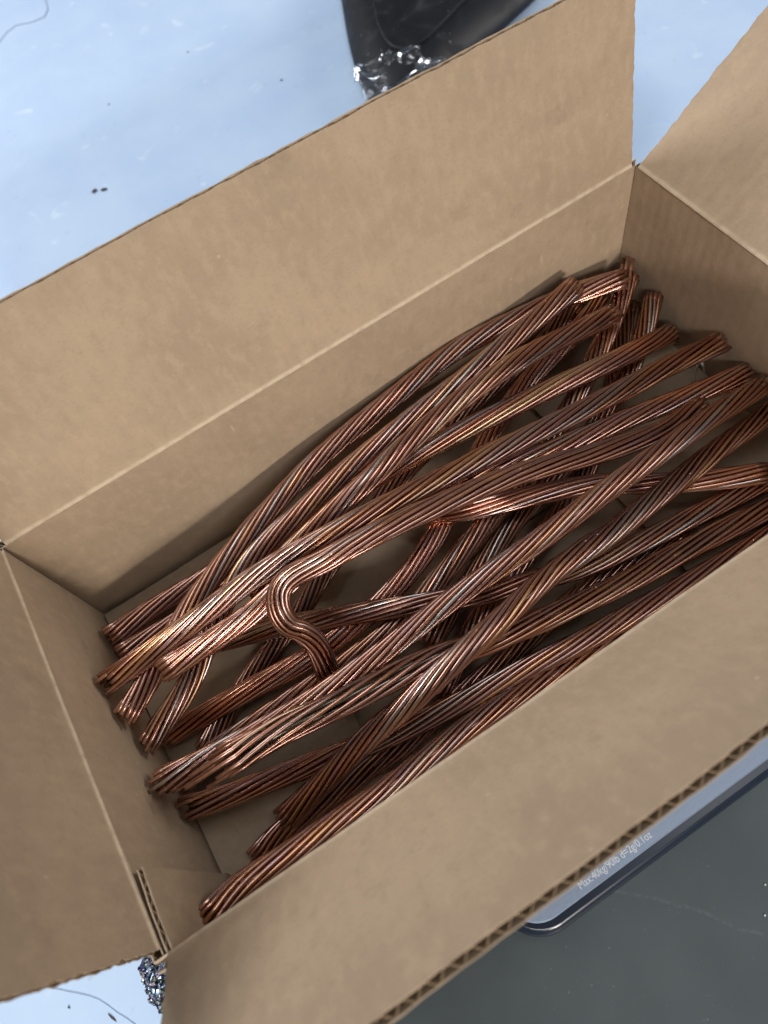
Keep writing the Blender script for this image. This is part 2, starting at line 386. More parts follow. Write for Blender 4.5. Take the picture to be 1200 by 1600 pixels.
def panel(name, fn, ulen, v0, v1, parent, nu=24, nv=10, rag=0.0, vofs=0.0, flute_rows=6, ridge=False, label=None, TH=TH):
    """corrugated board: two liners (one mesh) + wavy medium (child). fn(u, v, n) -> world point, n = distance behind the inner face"""
    verts = []; uvs = []; faces = []
    def jag(u, v, eu):
        return rag * (noise.noise(Vector((v * 260, eu * 3.3, ulen * 17))) + 0.6 * noise.noise(Vector((v * 700, eu * 5.1, 2.0)))) if rag else 0.0
    vs = [v0 + (v1 - v0) * j / nv for j in range(nv + 1)]
    if rag:
        vs = sorted(set(vs + [v0 + (v1 - v0) * j / 60 for j in range(61)]))
    if ridge:
        vs = sorted(set(vs + [x for x in (0.0004, 0.0008, 0.0012, 0.0018, 0.0026) if v0 < x < v1] + [x for x in (-0.0026, -0.0018, -0.0012, -0.0008, -0.0004) if v0 < x < v1]))
    us = [ulen * i / nu for i in range(nu + 1)]
    for (na, nb) in ((0.0, LN), (TH - LN, TH)):
        b0 = len(verts); nvv = len(vs)
        for nn in (na, nb):
            for i, u in enumerate(us):
                for v in vs:
                    uu = u
                    if i == 0: uu = u + jag(u, v, 1.0)
                    if i == nu: uu = u + jag(u, v, 2.0)
                    r = 0.0
                    if ridge and na == 0.0:
                        r = -0.0009 * math.exp(-(v / 0.0011) ** 2) * (0.8 + 0.4 * noise.noise(Vector((u * 60, 3, 1))))
                    if abs(v - v1) < 1e-9 and rag: v_ = v + 0.0006 * noise.noise(Vector((u * 140, 7, nn * 900)))
                    else: v_ = v
                    verts.append(fn(uu, v_, nn + r)); uvs.append((u, v + vofs))
        cnt = (nu + 1) * nvv
        def I(layer, i, j): return b0 + layer * cnt + i * nvv + j
        for i in range(nu):
            for j in range(nvv - 1):
                faces.append((I(0, i, j), I(0, i, j + 1), I(0, i + 1, j + 1), I(0, i + 1, j)))
                faces.append((I(1, i, j), I(1, i + 1, j), I(1, i + 1, j + 1), I(1, i, j + 1)))
        for i in range(nu):
            faces.append((I(0, i, 0), I(0, i + 1, 0), I(1, i + 1, 0), I(1, i, 0)))
            faces.append((I(0, i, nvv - 1), I(1, i, nvv - 1), I(1, i + 1, nvv - 1), I(0, i + 1, nvv - 1)))
        for j in range(nvv - 1):
            faces.append((I(0, 0, j), I(1, 0, j), I(1, 0, j + 1), I(0, 0, j + 1)))
            faces.append((I(0, nu, j), I(0, nu, j + 1), I(1, nu, j + 1), I(1, nu, j)))
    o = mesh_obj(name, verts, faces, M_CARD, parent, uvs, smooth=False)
    rel(o, carton)
    if label: o['label'] = label
    # medium
    per = 10; cnt_u = int(ulen / PITCH * per)
    mv = []; mu = []; mf = []
    e = 0.0006
    rows = [v0 + 0.0003 + (v1 - 0.0006 - v0) * k / flute_rows for k in range(flute_rows + 1)]
    for i in range(cnt_u + 1):
        u = e + (ulen - 2 * e) * i / cnt_u
        t = math.sin(2 * math.pi * u / PITCH + 0.9 * noise.noise(Vector((u * 40, 1, 1))))
        t = max(-1, min(1, t * 1.12)) * (0.93 + 0.13 * noise.noise(Vector((u * 45, 2.2, ulen))))
        for v in rows:
            mv.append(fn(u, v, TH / 2 + t * (TH / 2 - LN - 0.00012))); mu.append((u, v))
    R_ = len(rows)
    for i in range(cnt_u):
        for k in range(R_ - 1):
            mf.append((i * R_ + k, i * R_ + k + 1, (i + 1) * R_ + k + 1, (i + 1) * R_ + k))
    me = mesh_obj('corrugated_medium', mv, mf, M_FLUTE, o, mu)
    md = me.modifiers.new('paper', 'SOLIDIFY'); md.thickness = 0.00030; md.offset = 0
    return o

def wob(u, s, k, a=0.0007):    # gentle unevenness of the board
    return a * noise.noise(Vector((u * 9, s * 11, k))) + 0.5 * a * noise.noise(Vector((u * 25, s * 20, k + 3)))
G = 0.0008                       # open score gap at the corners
z_split = -0.0006
# walls: u along the rim, v = height measured from the rim (so v = 0 is the scored fold)
def w_back(u, v, n):  return Vector((u, WID + n + wob(u, v, 1), HGT + v))
def w_front(u, v, n): return Vector((u, -n + wob(u, v, 2), HGT + v))
def w_left(u, v, n):  return Vector((-n + wob(u, v, 3), G + u, HGT + v))
def w_right(u, v, n): return Vector((LEN + n + wob(u, v, 4), G + u, HGT + v))
WY = WID - 2 * G
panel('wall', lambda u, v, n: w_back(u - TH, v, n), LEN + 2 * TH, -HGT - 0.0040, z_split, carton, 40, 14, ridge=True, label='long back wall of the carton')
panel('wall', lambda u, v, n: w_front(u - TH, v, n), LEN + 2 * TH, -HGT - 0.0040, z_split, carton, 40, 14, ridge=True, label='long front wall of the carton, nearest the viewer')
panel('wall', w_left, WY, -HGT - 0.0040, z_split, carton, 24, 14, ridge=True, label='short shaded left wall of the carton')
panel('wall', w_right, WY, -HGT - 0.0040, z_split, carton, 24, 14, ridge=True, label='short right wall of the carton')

# flaps: v = distance from the fold; angle measured outwards from upright
def flap_fn(origin, udir, out, a0, a1, ulen, k, curl=0.0):
    origin, udir, out = Vector(origin), Vector(udir), Vector(out)
    up = Vector((0, 0, 1))
    def fn(u, v, n):
        a = math.radians(a0 + (a1 - a0) * u / ulen)
        soft = min(1.0, max(v, 0) / 0.004)
        a = a * (0.55 + 0.45 * soft) + curl * v
        d = up * math.cos(a) + out * math.sin(a)
        nrm = out * math.cos(a) - up * math.sin(a)
        w = wob(u, v, k, 0.0010) * min(1, abs(v) / 0.01)
        return origin + udir * u + d * v + nrm * (n + w)
    return fn
FL = 0.100
SL = 0.0025
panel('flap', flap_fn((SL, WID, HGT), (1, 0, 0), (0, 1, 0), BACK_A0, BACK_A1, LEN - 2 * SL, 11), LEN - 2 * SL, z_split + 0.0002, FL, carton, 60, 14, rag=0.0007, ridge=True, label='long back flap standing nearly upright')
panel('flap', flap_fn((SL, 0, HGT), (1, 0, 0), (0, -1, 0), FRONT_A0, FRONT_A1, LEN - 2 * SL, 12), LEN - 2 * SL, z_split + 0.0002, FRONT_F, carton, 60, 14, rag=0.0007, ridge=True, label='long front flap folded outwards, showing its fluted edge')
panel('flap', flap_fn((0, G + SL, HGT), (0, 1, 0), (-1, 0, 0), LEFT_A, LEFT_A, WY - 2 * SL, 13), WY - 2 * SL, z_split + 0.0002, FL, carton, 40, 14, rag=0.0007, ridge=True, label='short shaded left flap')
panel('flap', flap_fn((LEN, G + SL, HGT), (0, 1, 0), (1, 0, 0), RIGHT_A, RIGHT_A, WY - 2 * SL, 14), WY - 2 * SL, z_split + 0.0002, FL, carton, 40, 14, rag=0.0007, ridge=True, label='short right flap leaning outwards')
# glued joint tab on the inside of the left wall
def w_tab(u, v, n): return Vector((0.0036 - n + 0.05 * max(u - 0.012, 0) + 0.0008 * math.exp(-((v + 0.02) / 0.03) ** 2), 0.0006 + u * (1 + 0.06 * (v / HGT)), HGT + v))
panel('joint_tab', w_tab, 0.0325, -HGT + 0.001, -0.0008, carton, 10, 10, rag=0.0004, TH=0.0024, label='narrow glued joint tab inside the left wall')
# bottom: short pair of flaps on top at both ends, long pair below meeting along the centre line
def b_l(u, v, n): return Vector((0.0008 + v, 0.0032 + u, -n + wob(u, v, 21, 0.0004)))
def b_r(u, v, n): return Vector((LEN - 0.0008 - v, 0.0032 + u, -n + wob(u, v, 22, 0.0004)))
panel('bottom_flap', b_l, WID - 0.0064, 0.0, 0.0995, carton, 30, 8, rag=0.0006, vofs=0.05, label='short left bottom flap')
panel('bottom_flap', b_r, WID - 0.0064, 0.0, 0.0995, carton, 30, 8, rag=0.0006, vofs=0.05, label='short right bottom flap')
def b_f(u, v, n): return Vector((-TH + u, -TH + v, -0.0046 - n))
def b_k(u, v, n): return Vector((-TH + u, WID + TH - v, -0.0046 - n))
panel('bottom_flap', b_f, LEN + 2 * TH, 0.0, WID / 2 + TH - 0.0006, carton, 30, 8, vofs=0.05, label='long front bottom flap')
panel('bottom_flap', b_k, LEN + 2 * TH, 0.0, WID / 2 + TH - 0.0006, carton, 30, 8, vofs=0.05, label='long back bottom flap')

# ================================================================== CABLES
SR = 0.00125                      # strand radius
M_CUT = simple('fresh_cut_highlight_copper', (0.80, 0.50, 0.40), 0.30, 1.0, 0.15, 300)  # cut end faces, and the highlight painted on strand tips
def catmull(P, n):
    P = [Vector(q) for q in P]
    d = [0.0]
    for i in range(1, len(P)): d.append(d[-1] + (P[i] - P[i - 1]).length)
    Q = [2 * P[0] - P[1]] + P + [2 * P[-1] - P[-2]]
    out = []; i = 0
    for k in range(n):
        s = d[-1] * k / (n - 1)
        while i < len(P) - 2 and s > d[i + 1]: i += 1
        t = (s - d[i]) / (d[i + 1] - d[i])
        a, b, c, e = Q[i], Q[i + 1], Q[i + 2], Q[i + 3]
        out.append(0.5 * ((2 * b) + (c - a) * t + (2 * a - 5 * b + 4 * c - e) * t * t + (3 * b - a - 3 * c + e) * t ** 3))
    return out, d[-1]
def frames(C):
    T = []
    for i in range(len(C)):
        a = C[max(i - 1, 0)]; b = C[min(i + 1, len(C) - 1)]
        T.append((b - a).normalized())
    n0 = Vector((0, 0, 1)); n0 = (n0 - T[0] * n0.dot(T[0])).normalized()
    F = [(T[0], n0, T[0].cross(n0))]
    for i in range(1, len(C)):
        q = T[i - 1].rotation_difference(T[i])
        n = q @ F[-1][1]; n = (n - T[i] * n.dot(T[i])).normalized()
        F.append((T[i], n, T[i].cross(n)))
    return F
def tube(path, rad, sides, verts, faces, uvs, s0, ds):
    b0 = len(verts); n = len(path)
    fr = frames(path)
    for k in range(n):
        t, a, b = fr[k]
        for q in range(sides):
            w = 2 * math.pi * q / sides
            verts.append(path[k] + (a * math.cos(w) + b * math.sin(w)) * rad); uvs.append((s0 + ds * k, q / sides))
    for k in range(n - 1):
        for q in range(sides):
            r_ = (q + 1) % sides
            faces.append((b0 + k * sides + q, b0 + (k + 1) * sides + q, b0 + (k + 1) * sides + r_, b0 + k * sides + r_))
    faces.append(tuple(b0 + q for q in range(sides)))
    faces.append(tuple(b0 + (n - 1) * sides + q for q in range(sides - 1, -1, -1)))

def cable(key, spec):
    pts = CABLES[key]
    lay = spec.get('lay', 0.165); flare = spec.get('flare', (0.11, 0.11)); fd = spec.get('fd', (0.014, 0.014)); bulge = spec.get('bulge'); gap = spec.get('gap'); fine = spec.get('fine', 0.0042)
    ecut = spec.get('cut', 0.0035)
    _, ln = catmull(pts, 8)
    n = max(12, int(ln / fine))
    C, ln = catmull(pts, n); F = frames(C); ds = ln / (n - 1)
    rs = random.Random(sum(ord(ch) * (i + 3) for i, ch in enumerate(key)))
    root = empty('copper_cable', pts[0], spec['label'], 'cable', 'stranded copper cables in the carton')
    inv = -Vector(pts[0])
    ph0 = rs.uniform(0, 6.28)
    squash = spec.get('squash')
    def point(k, ang, rad):
        t, a, b = F[k]
        x, y = math.cos(ang) * rad, math.sin(ang) * rad
        if squash:
            f_ = k / (n - 1); g = math.exp(-((f_ - squash[0]) / squash[1]) ** 2) * squash[2]
            x *= 1 - g; y *= 1 + 0.35 * g
        return C[k] + a * x + b * y
    def swell(k):
        s = k * ds
        w_ = 1 + flare[0] * math.exp(-s / fd[0]) + flare[1] * math.exp(-(ln - s) / fd[1])
        if bulge: w_ += bulge[2] * math.exp(-((k / (n - 1) - bulge[0]) / bulge[1]) ** 2)
        return w_
    for q in range(12):
        sd = rs.uniform(0, 100); e0 = rs.uniform(0, ecut); e1 = rs.uniform(0, ecut)
        loose = rs.uniform(0, 0.00012) + (0.0011 if rs.random() < spec.get('wild', 0.05) else 0)
        path = []
        for k in range(n):
            s = k * ds
            ang = ph0 + 2 * math.pi * q / 12 - 2 * math.pi * s / lay + 0.026 * noise.noise(Vector((s * 22, sd, 0.3)))
            rad = (4.0 * SR + loose * (0.5 + 0.5 * noise.noise(Vector((s * 12, sd, 5))))) * swell(k) + 0.0001 * noise.noise(Vector((s * 60, sd, 9)))
            ed = math.exp(-s / 0.012) + math.exp(-(ln - s) / 0.012) + ((2.2 * math.exp(-((k / (n - 1) - bulge[0]) / bulge[1]) ** 2)) if bulge else 0)
            ang += ed * 0.06 * noise.noise(Vector((sd * 3.7, 1.1, s * 25))); rad *= 1 + 0.07 * ed * noise.noise(Vector((sd * 5.3, 4.1, s * 20)))
            if gap:
                g = gap[2] * math.exp(-((k / (n - 1) - gap[0]) / gap[1]) ** 2)
                ang += g * math.sin(ang - gap[3]); rad *= 1 + 0.10 * g
            p_ = point(k, ang, rad)
            p_.z = max(p_.z, 0.0011)
            if k == 0: p_ += F[k][0] * (e0 - ecut)
            if k == n - 1: p_ += F[k][0] * (ecut - e1)
            if p_.x < 0.0008 or p_.x > LEN - 0.0008:        # sawn off where it meets a short wall
                continue
            p_.y = min(max(p_.y, 0.0012), WID - 0.0012)
            path.append(p_ + inv)
        v, f, u = [], [], []
        tube(path, SR * 0.915, 8, v, f, u, sd, ds)
        nq = (len(path) - 1) * 8
        t0, t1 = rs.random() < 0.7, rs.random() < 0.7            # tips paled: highlight put into the side colour
        mi = [1 if (k_ >= nq or (t0 and k_ < 8) or (t1 and nq - 8 <= k_ < nq)) else 0 for k_ in range(len(f))]
        mesh_obj('strand', v, f, None, root, u, smooth=True, mats=[spec.get('mat', M_CU), M_CUT], midx=mi)
    v, f, u = [], [], []
    st = 2
    ks = list(range(0, n, st));
    if ks[-1] != n - 1: ks.append(n - 1)
    for (cnt, rr_, sg) in ((6, 2.0 * SR, -0.7), (1, 0.0, 1)):
        for q in range(cnt):
            sd = rs.uniform(0, 100); ex = rs.uniform(-0.0015, 0.0035)
            path = []
            for k in ks:
                ang = 2 * math.pi * q / cnt + sg * 2 * math.pi * k * ds / (lay * 0.8)
                p_ = point(k, ang, rr_ * swell(k))
                if k == 0: p_ -= F[k][0] * ex
                if k == n - 1: p_ += F[k][0] * ex
                if p_.x < 0.0008 or p_.x > LEN - 0.0008: continue
                path.append(p_ + inv)
            tube(path, SR, 6, v, f, u, sd, ds * st)
    co = mesh_obj('inner_strands', v, f, None, root, u, smooth=True, mats=[M_CUGR if spec.get('green') else M_CUIN, M_CUT])
    co['kind'] = 'stuff'
    return root

CABLES = {   # centre lines of the cables, metres, carton coordinates
 'V1': [(0.3591, 0.2015, 0.0206), (0.3425, 0.1958, 0.0196), (0.3259, 0.191, 0.0187), (0.3096, 0.1877, 0.0178), (0.2933, 0.1854, 0.0169), (0.2776, 0.1837, 0.016), (0.2616, 0.1818, 0.0152), (0.2455, 0.1788, 0.0144), (0.2294, 0.1751, 0.0137), (0.2136, 0.1712, 0.013), (0.1986, 0.1675, 0.0123), (0.184, 0.1636, 0.0116), (0.1622, 0.1562, 0.0107), (0.1476, 0.1503, 0.0101), (0.1336, 0.1443, 0.0096), (0.1203, 0.1378, 0.0091), (0.1078, 0.1314, 0.0086), (0.0952, 0.1257, 0.0082), (0.0823, 0.1207, 0.0078), (0.0694, 0.1162, 0.0074), (0.0568, 0.1112, 0.007), (0.045, 0.1051, 0.0067), (0.0337, 0.0989, 0.0065), (0.0226, 0.0928, 0.0062)],
 'V6': [(0.3102, 0.0457, 0.0062), (0.297, 0.0463, 0.0062), (0.2837, 0.0469, 0.0062), (0.2705, 0.0471, 0.0062), (0.2574, 0.0471, 0.0062), (0.2443, 0.0468, 0.0062), (0.2312, 0.046, 0.0062), (0.218, 0.0446, 0.0062), (0.2052, 0.0428, 0.0062), (0.1929, 0.0414, 0.0062), (0.1809, 0.0402, 0.0062), (0.1686, 0.0393, 0.0062), (0.1501, 0.0381, 0.0062), (0.1379, 0.0367, 0.0062), (0.1261, 0.035, 0.0062), (0.1143, 0.0339, 0.0062), (0.1026, 0.0341, 0.0062), (0.0909, 0.0342, 0.0062), (0.0793, 0.0338, 0.0062), (0.0676, 0.0332, 0.0062), (0.0557, 0.033, 0.0062), (0.0442, 0.0327, 0.0062), (0.0333, 0.0314, 0.0062), (0.0232, 0.0289, 0.0062)],
 'V2': [(0.3746, 0.1926, 0.0219), (0.3541, 0.185, 0.0241), (0.3351, 0.1789, 0.0251), (0.3172, 0.1747, 0.025), (0.2999, 0.1706, 0.0244), (0.2829, 0.1645, 0.0238), (0.2663, 0.1572, 0.0232), (0.2502, 0.1497, 0.0226), (0.235, 0.1417, 0.0221), (0.2205, 0.1329, 0.0215), (0.2065, 0.1243, 0.021), (0.1922, 0.1168, 0.0206), (0.1698, 0.1087, 0.02), (0.1548, 0.105, 0.0196), (0.1402, 0.1023, 0.0192), (0.1259, 0.1003, 0.0189), (0.1116, 0.0996, 0.0186), (0.0968, 0.0999, 0.0184), (0.0819, 0.1011, 0.0182), (0.067, 0.1026, 0.0179), (0.0521, 0.1043, 0.0169), (0.0373, 0.1064, 0.0144), (0.0223, 0.1089, 0.0105), (0.0068, 0.1116, 0.0062)],
 'V3': [(0.395, 0.1916, 0.0344), (0.3768, 0.1789, 0.0332), (0.3587, 0.1669, 0.0321), (0.3408, 0.156, 0.0309), (0.3233, 0.1464, 0.0298), (0.3059, 0.1378, 0.0288), (0.2886, 0.1297, 0.0277), (0.2712, 0.1228, 0.0267), (0.254, 0.1169, 0.0258), (0.2376, 0.1116, 0.0248), (0.2211, 0.1066, 0.0239), (0.2044, 0.1015, 0.0231), (0.1794, 0.0941, 0.0218), (0.1633, 0.0896, 0.0211), (0.1481, 0.0864, 0.0203), (0.1329, 0.0852, 0.0196), (0.1172, 0.0849, 0.0189), (0.1012, 0.0847, 0.0183), (0.0853, 0.0848, 0.0177), (0.0696, 0.085, 0.0171), (0.0538, 0.0852, 0.0166), (0.0382, 0.0854, 0.0157), (0.0225, 0.0854, 0.0126), (0.0062, 0.0856, 0.0062)],
 'V5': [(0.3939, 0.1844, 0.0062), (0.3819, 0.1751, 0.0062), (0.3705, 0.1657, 0.0062), (0.3599, 0.1562, 0.0062), (0.3494, 0.1466, 0.0062), (0.3388, 0.1375, 0.0062), (0.3281, 0.1288, 0.0062), (0.3171, 0.1205, 0.0063), (0.3062, 0.1133, 0.0064), (0.2952, 0.1069, 0.0065), (0.2841, 0.1013, 0.0067), (0.2731, 0.0964, 0.0069), (0.2566, 0.0903, 0.0072), (0.2456, 0.0865, 0.0075), (0.2347, 0.0828, 0.0078), (0.2239, 0.0793, 0.0081), (0.2134, 0.076, 0.0085), (0.2029, 0.0727, 0.0089), (0.1928, 0.0692, 0.0093), (0.1831, 0.0649, 0.0098), (0.1737, 0.0598, 0.0103), (0.1648, 0.0547, 0.0108), (0.1559, 0.0499, 0.0114), (0.1472, 0.0456, 0.0119)],
 'V4': [(0.395, 0.1691, 0.0294), (0.3848, 0.1613, 0.0281), (0.3748, 0.1538, 0.0268), (0.3648, 0.1469, 0.0255), (0.3548, 0.1407, 0.0242), (0.3443, 0.1352, 0.023), (0.334, 0.1303, 0.0218), (0.3232, 0.1257, 0.0206), (0.3124, 0.1216, 0.0195), (0.3017, 0.1181, 0.0184), (0.2911, 0.1149, 0.0173), (0.2805, 0.112, 0.0163), (0.265, 0.1084, 0.0148), (0.2548, 0.1063, 0.0139), (0.2444, 0.1038, 0.013), (0.2341, 0.1008, 0.0121), (0.2236, 0.0974, 0.0112), (0.2135, 0.0939, 0.0104), (0.2038, 0.0904, 0.0096), (0.1939, 0.0867, 0.0089), (0.1847, 0.0829, 0.0082), (0.1757, 0.0792, 0.0075), (0.1664, 0.0754, 0.0068), (0.1574, 0.0717, 0.0062)],
 'C17': [(0.0336, 0.0129, 0.0062), (0.0406, 0.0127, 0.0062), (0.0477, 0.0124, 0.0062), (0.0548, 0.0121, 0.0062), (0.0617, 0.0119, 0.0062), (0.0686, 0.0117, 0.0062), (0.0755, 0.0116, 0.0062), (0.0822, 0.0115, 0.0062), (0.0893, 0.0116, 0.0062), (0.0965, 0.0117, 0.0062), (0.1037, 0.0118, 0.0062), (0.1113, 0.0121, 0.0062), (0.1224, 0.0124, 0.0062), (0.1296, 0.0127, 0.0062), (0.1372, 0.0129, 0.0062), (0.1444, 0.0132, 0.0062), (0.1514, 0.0134, 0.0062), (0.1586, 0.0135, 0.0062), (0.1661, 0.0135, 0.0062), (0.1735, 0.0135, 0.0062), (0.1811, 0.0135, 0.0062), (0.1886, 0.0135, 0.0062), (0.1962, 0.0135, 0.0062), (0.2038, 0.0135, 0.0062)],
 'C2b': [(0.005, 0.1667, 0.0147), (0.008, 0.167, 0.014), (0.0111, 0.1672, 0.0133), (0.0142, 0.1674, 0.0127), (0.0174, 0.1676, 0.012), (0.0205, 0.1678, 0.0114), (0.0237, 0.1679, 0.0109), (0.0269, 0.1681, 0.0103), (0.0301, 0.1682, 0.0098), (0.0333, 0.1683, 0.0094), (0.0365, 0.1685, 0.0089), (0.0396, 0.1686, 0.0085), (0.0445, 0.1688, 0.008), (0.0478, 0.1689, 0.0077), (0.0512, 0.169, 0.0074), (0.0546, 0.1691, 0.0071), (0.0579, 0.1692, 0.0069), (0.0612, 0.1693, 0.0067), (0.0645, 0.1694, 0.0065), (0.0679, 0.1695, 0.0064), (0.0712, 0.1696, 0.0063), (0.0745, 0.1696, 0.0062), (0.0779, 0.1697, 0.0062), (0.0813, 0.1697, 0.0062)],
 'C2': [(0.005, 0.1792, 0.0178), (0.0084, 0.1798, 0.017), (0.0119, 0.1803, 0.0161), (0.0153, 0.1809, 0.0153), (0.0188, 0.1814, 0.0146), (0.0224, 0.1819, 0.0138), (0.0261, 0.1824, 0.0131), (0.0298, 0.1828, 0.0125), (0.0336, 0.1831, 0.0118), (0.0373, 0.1833, 0.0112), (0.041, 0.1835, 0.0107), (0.0449, 0.1836, 0.0101), (0.0508, 0.1838, 0.0094), (0.0548, 0.1838, 0.0089), (0.0586, 0.1839, 0.0085), (0.0624, 0.184, 0.0081), (0.0663, 0.1841, 0.0078), (0.0704, 0.1843, 0.0075), (0.0744, 0.1845, 0.0072), (0.0783, 0.1847, 0.0069), (0.0822, 0.1849, 0.0067), (0.0861, 0.1851, 0.0065), (0.09, 0.1853, 0.0063), (0.0939, 0.1855, 0.0062)],
 'C12': [(0.3836, 0.039, 0.0062), (0.3681, 0.0402, 0.0082), (0.352, 0.0417, 0.0103), (0.3355, 0.0433, 0.0124), (0.3197, 0.0449, 0.0145), (0.3043, 0.0465, 0.0163), (0.2891, 0.0482, 0.0179), (0.2745, 0.05, 0.0193), (0.2603, 0.0521, 0.0206), (0.2466, 0.0551, 0.0221), (0.233, 0.0591, 0.0235), (0.2195, 0.0632, 0.025), (0.1996, 0.0694, 0.0273), (0.1868, 0.0746, 0.0288), (0.1741, 0.0802, 0.0303), (0.1619, 0.086, 0.0311), (0.1496, 0.0923, 0.0307), (0.1369, 0.0991, 0.0292), (0.1238, 0.1065, 0.0266), (0.1105, 0.1142, 0.023), (0.097, 0.122, 0.0191), (0.0832, 0.1294, 0.015), (0.069, 0.1368, 0.0106), (0.0544, 0.1442, 0.0062)],
 'C9': [(0.3636, 0.0427, 0.0182), (0.3561, 0.0462, 0.019), (0.3486, 0.0498, 0.0198), (0.3409, 0.0536, 0.0207), (0.3333, 0.0577, 0.0215), (0.3256, 0.0619, 0.0225), (0.318, 0.0663, 0.0234), (0.3107, 0.0706, 0.0244), (0.3034, 0.0751, 0.0254), (0.2963, 0.0798, 0.0264), (0.2896, 0.084, 0.0275), (0.2825, 0.088, 0.0286), (0.271, 0.0931, 0.0303), (0.263, 0.0962, 0.0315), (0.2546, 0.0993, 0.0327), (0.2461, 0.1022, 0.0339), (0.2376, 0.1051, 0.0348), (0.2294, 0.1083, 0.0349), (0.2218, 0.1118, 0.0341), (0.2145, 0.1158, 0.0331), (0.2077, 0.1205, 0.0316), (0.2012, 0.1268, 0.0274), (0.195, 0.135, 0.0184), (0.1886, 0.1443, 0.0062)],
 'C14': [(0.3605, 0.0136, 0.0062), (0.3433, 0.0144, 0.0077), (0.3264, 0.0152, 0.0093), (0.3096, 0.0161, 0.0109), (0.2928, 0.0173, 0.0125), (0.2766, 0.0186, 0.0142), (0.261, 0.0198, 0.0159), (0.2452, 0.0209, 0.0176), (0.229, 0.0221, 0.0193), (0.2133, 0.0238, 0.0205), (0.1985, 0.0261, 0.021), (0.1842, 0.0281, 0.0209), (0.1624, 0.0308, 0.0204), (0.1476, 0.0328, 0.0201), (0.1329, 0.0352, 0.0197), (0.1188, 0.0379, 0.0194), (0.105, 0.0409, 0.0192), (0.0907, 0.0445, 0.019), (0.0763, 0.0482, 0.0188), (0.0619, 0.0518, 0.0186), (0.0476, 0.0552, 0.0185), (0.0334, 0.0587, 0.0183), (0.0192, 0.0627, 0.0183), (0.005, 0.0671, 0.0182)],
 'C15': [(0.005, 0.0107, 0.0547), (0.0134, 0.0128, 0.0523), (0.0223, 0.0142, 0.0499), (0.0318, 0.0146, 0.0475), (0.0418, 0.0145, 0.0452), (0.0519, 0.0146, 0.0429), (0.0621, 0.0149, 0.0406), (0.0725, 0.0151, 0.0383), (0.0832, 0.015, 0.0361), (0.094, 0.0151, 0.034), (0.1051, 0.0157, 0.0318), (0.1162, 0.0167, 0.0297), (0.1334, 0.0181, 0.0266), (0.145, 0.0188, 0.0246), (0.157, 0.019, 0.0226), (0.1691, 0.0189, 0.0207), (0.1814, 0.0186, 0.0187), (0.1939, 0.0181, 0.0168), (0.2064, 0.0174, 0.015), (0.2192, 0.0166, 0.0132), (0.2322, 0.0158, 0.0114), (0.2456, 0.015, 0.0096), (0.2589, 0.0142, 0.0079), (0.2725, 0.0133, 0.0062)],
 'C13': [(0.3777, 0.0237, 0.0062), (0.3616, 0.0256, 0.0083), (0.3453, 0.0274, 0.0104), (0.3288, 0.0291, 0.0125), (0.3126, 0.0309, 0.0147), (0.2968, 0.0324, 0.0169), (0.2811, 0.0336, 0.0191), (0.2656, 0.0346, 0.0214), (0.2504, 0.0361, 0.0237), (0.2356, 0.0381, 0.026), (0.2209, 0.0402, 0.0284), (0.2065, 0.0424, 0.0307), (0.1859, 0.0457, 0.0344), (0.1726, 0.0489, 0.0369), (0.1592, 0.0522, 0.0394), (0.1458, 0.0543, 0.0419), (0.1324, 0.0556, 0.0445), (0.1193, 0.0567, 0.0471), (0.1064, 0.0579, 0.0496), (0.0937, 0.0593, 0.0518), (0.0808, 0.0611, 0.0532), (0.0683, 0.0629, 0.0536), (0.056, 0.0641, 0.0536), (0.0435, 0.0648, 0.0534)],
 'C1': [(0.3802, 0.1838, 0.0442), (0.3637, 0.1896, 0.0447), (0.3467, 0.194, 0.0453), (0.3287, 0.1969, 0.0458), (0.3102, 0.1989, 0.0464), (0.2919, 0.2007, 0.047), (0.274, 0.2017, 0.0474), (0.2557, 0.201, 0.0475), (0.2371, 0.199, 0.0473), (0.2191, 0.1966, 0.0472), (0.2018, 0.1944, 0.047), (0.1849, 0.1921, 0.0469), (0.1594, 0.1875, 0.0468), (0.143, 0.1832, 0.0467), (0.1272, 0.1782, 0.0467), (0.1117, 0.1729, 0.0468), (0.0964, 0.1674, 0.0468), (0.0814, 0.1615, 0.0469), (0.0672, 0.1551, 0.047), (0.0538, 0.1481, 0.0472), (0.0411, 0.1402, 0.0474), (0.0291, 0.1316, 0.0476), (0.0171, 0.124, 0.0478), (0.005, 0.1175, 0.0481)],
 'C3': [(0.3469, 0.1895, 0.0557), (0.3294, 0.1867, 0.056), (0.3123, 0.1841, 0.0558), (0.2957, 0.1816, 0.0553), (0.2792, 0.1793, 0.0547), (0.2629, 0.1778, 0.0542), (0.2466, 0.1766, 0.0536), (0.2305, 0.1752, 0.0531), (0.2147, 0.1737, 0.0527), (0.1989, 0.172, 0.0522), (0.1831, 0.1702, 0.0518), (0.1677, 0.1681, 0.0515), (0.1453, 0.1637, 0.051), (0.1307, 0.1606, 0.0507), (0.1164, 0.1576, 0.0503), (0.1025, 0.1538, 0.0496), (0.0889, 0.1488, 0.0481), (0.0758, 0.1426, 0.0462), (0.0638, 0.1349, 0.0441), (0.0529, 0.1264, 0.0421), (0.042, 0.1191, 0.0401), (0.0302, 0.1132, 0.0381), (0.0178, 0.1082, 0.0362), (0.005, 0.1033, 0.0343)],
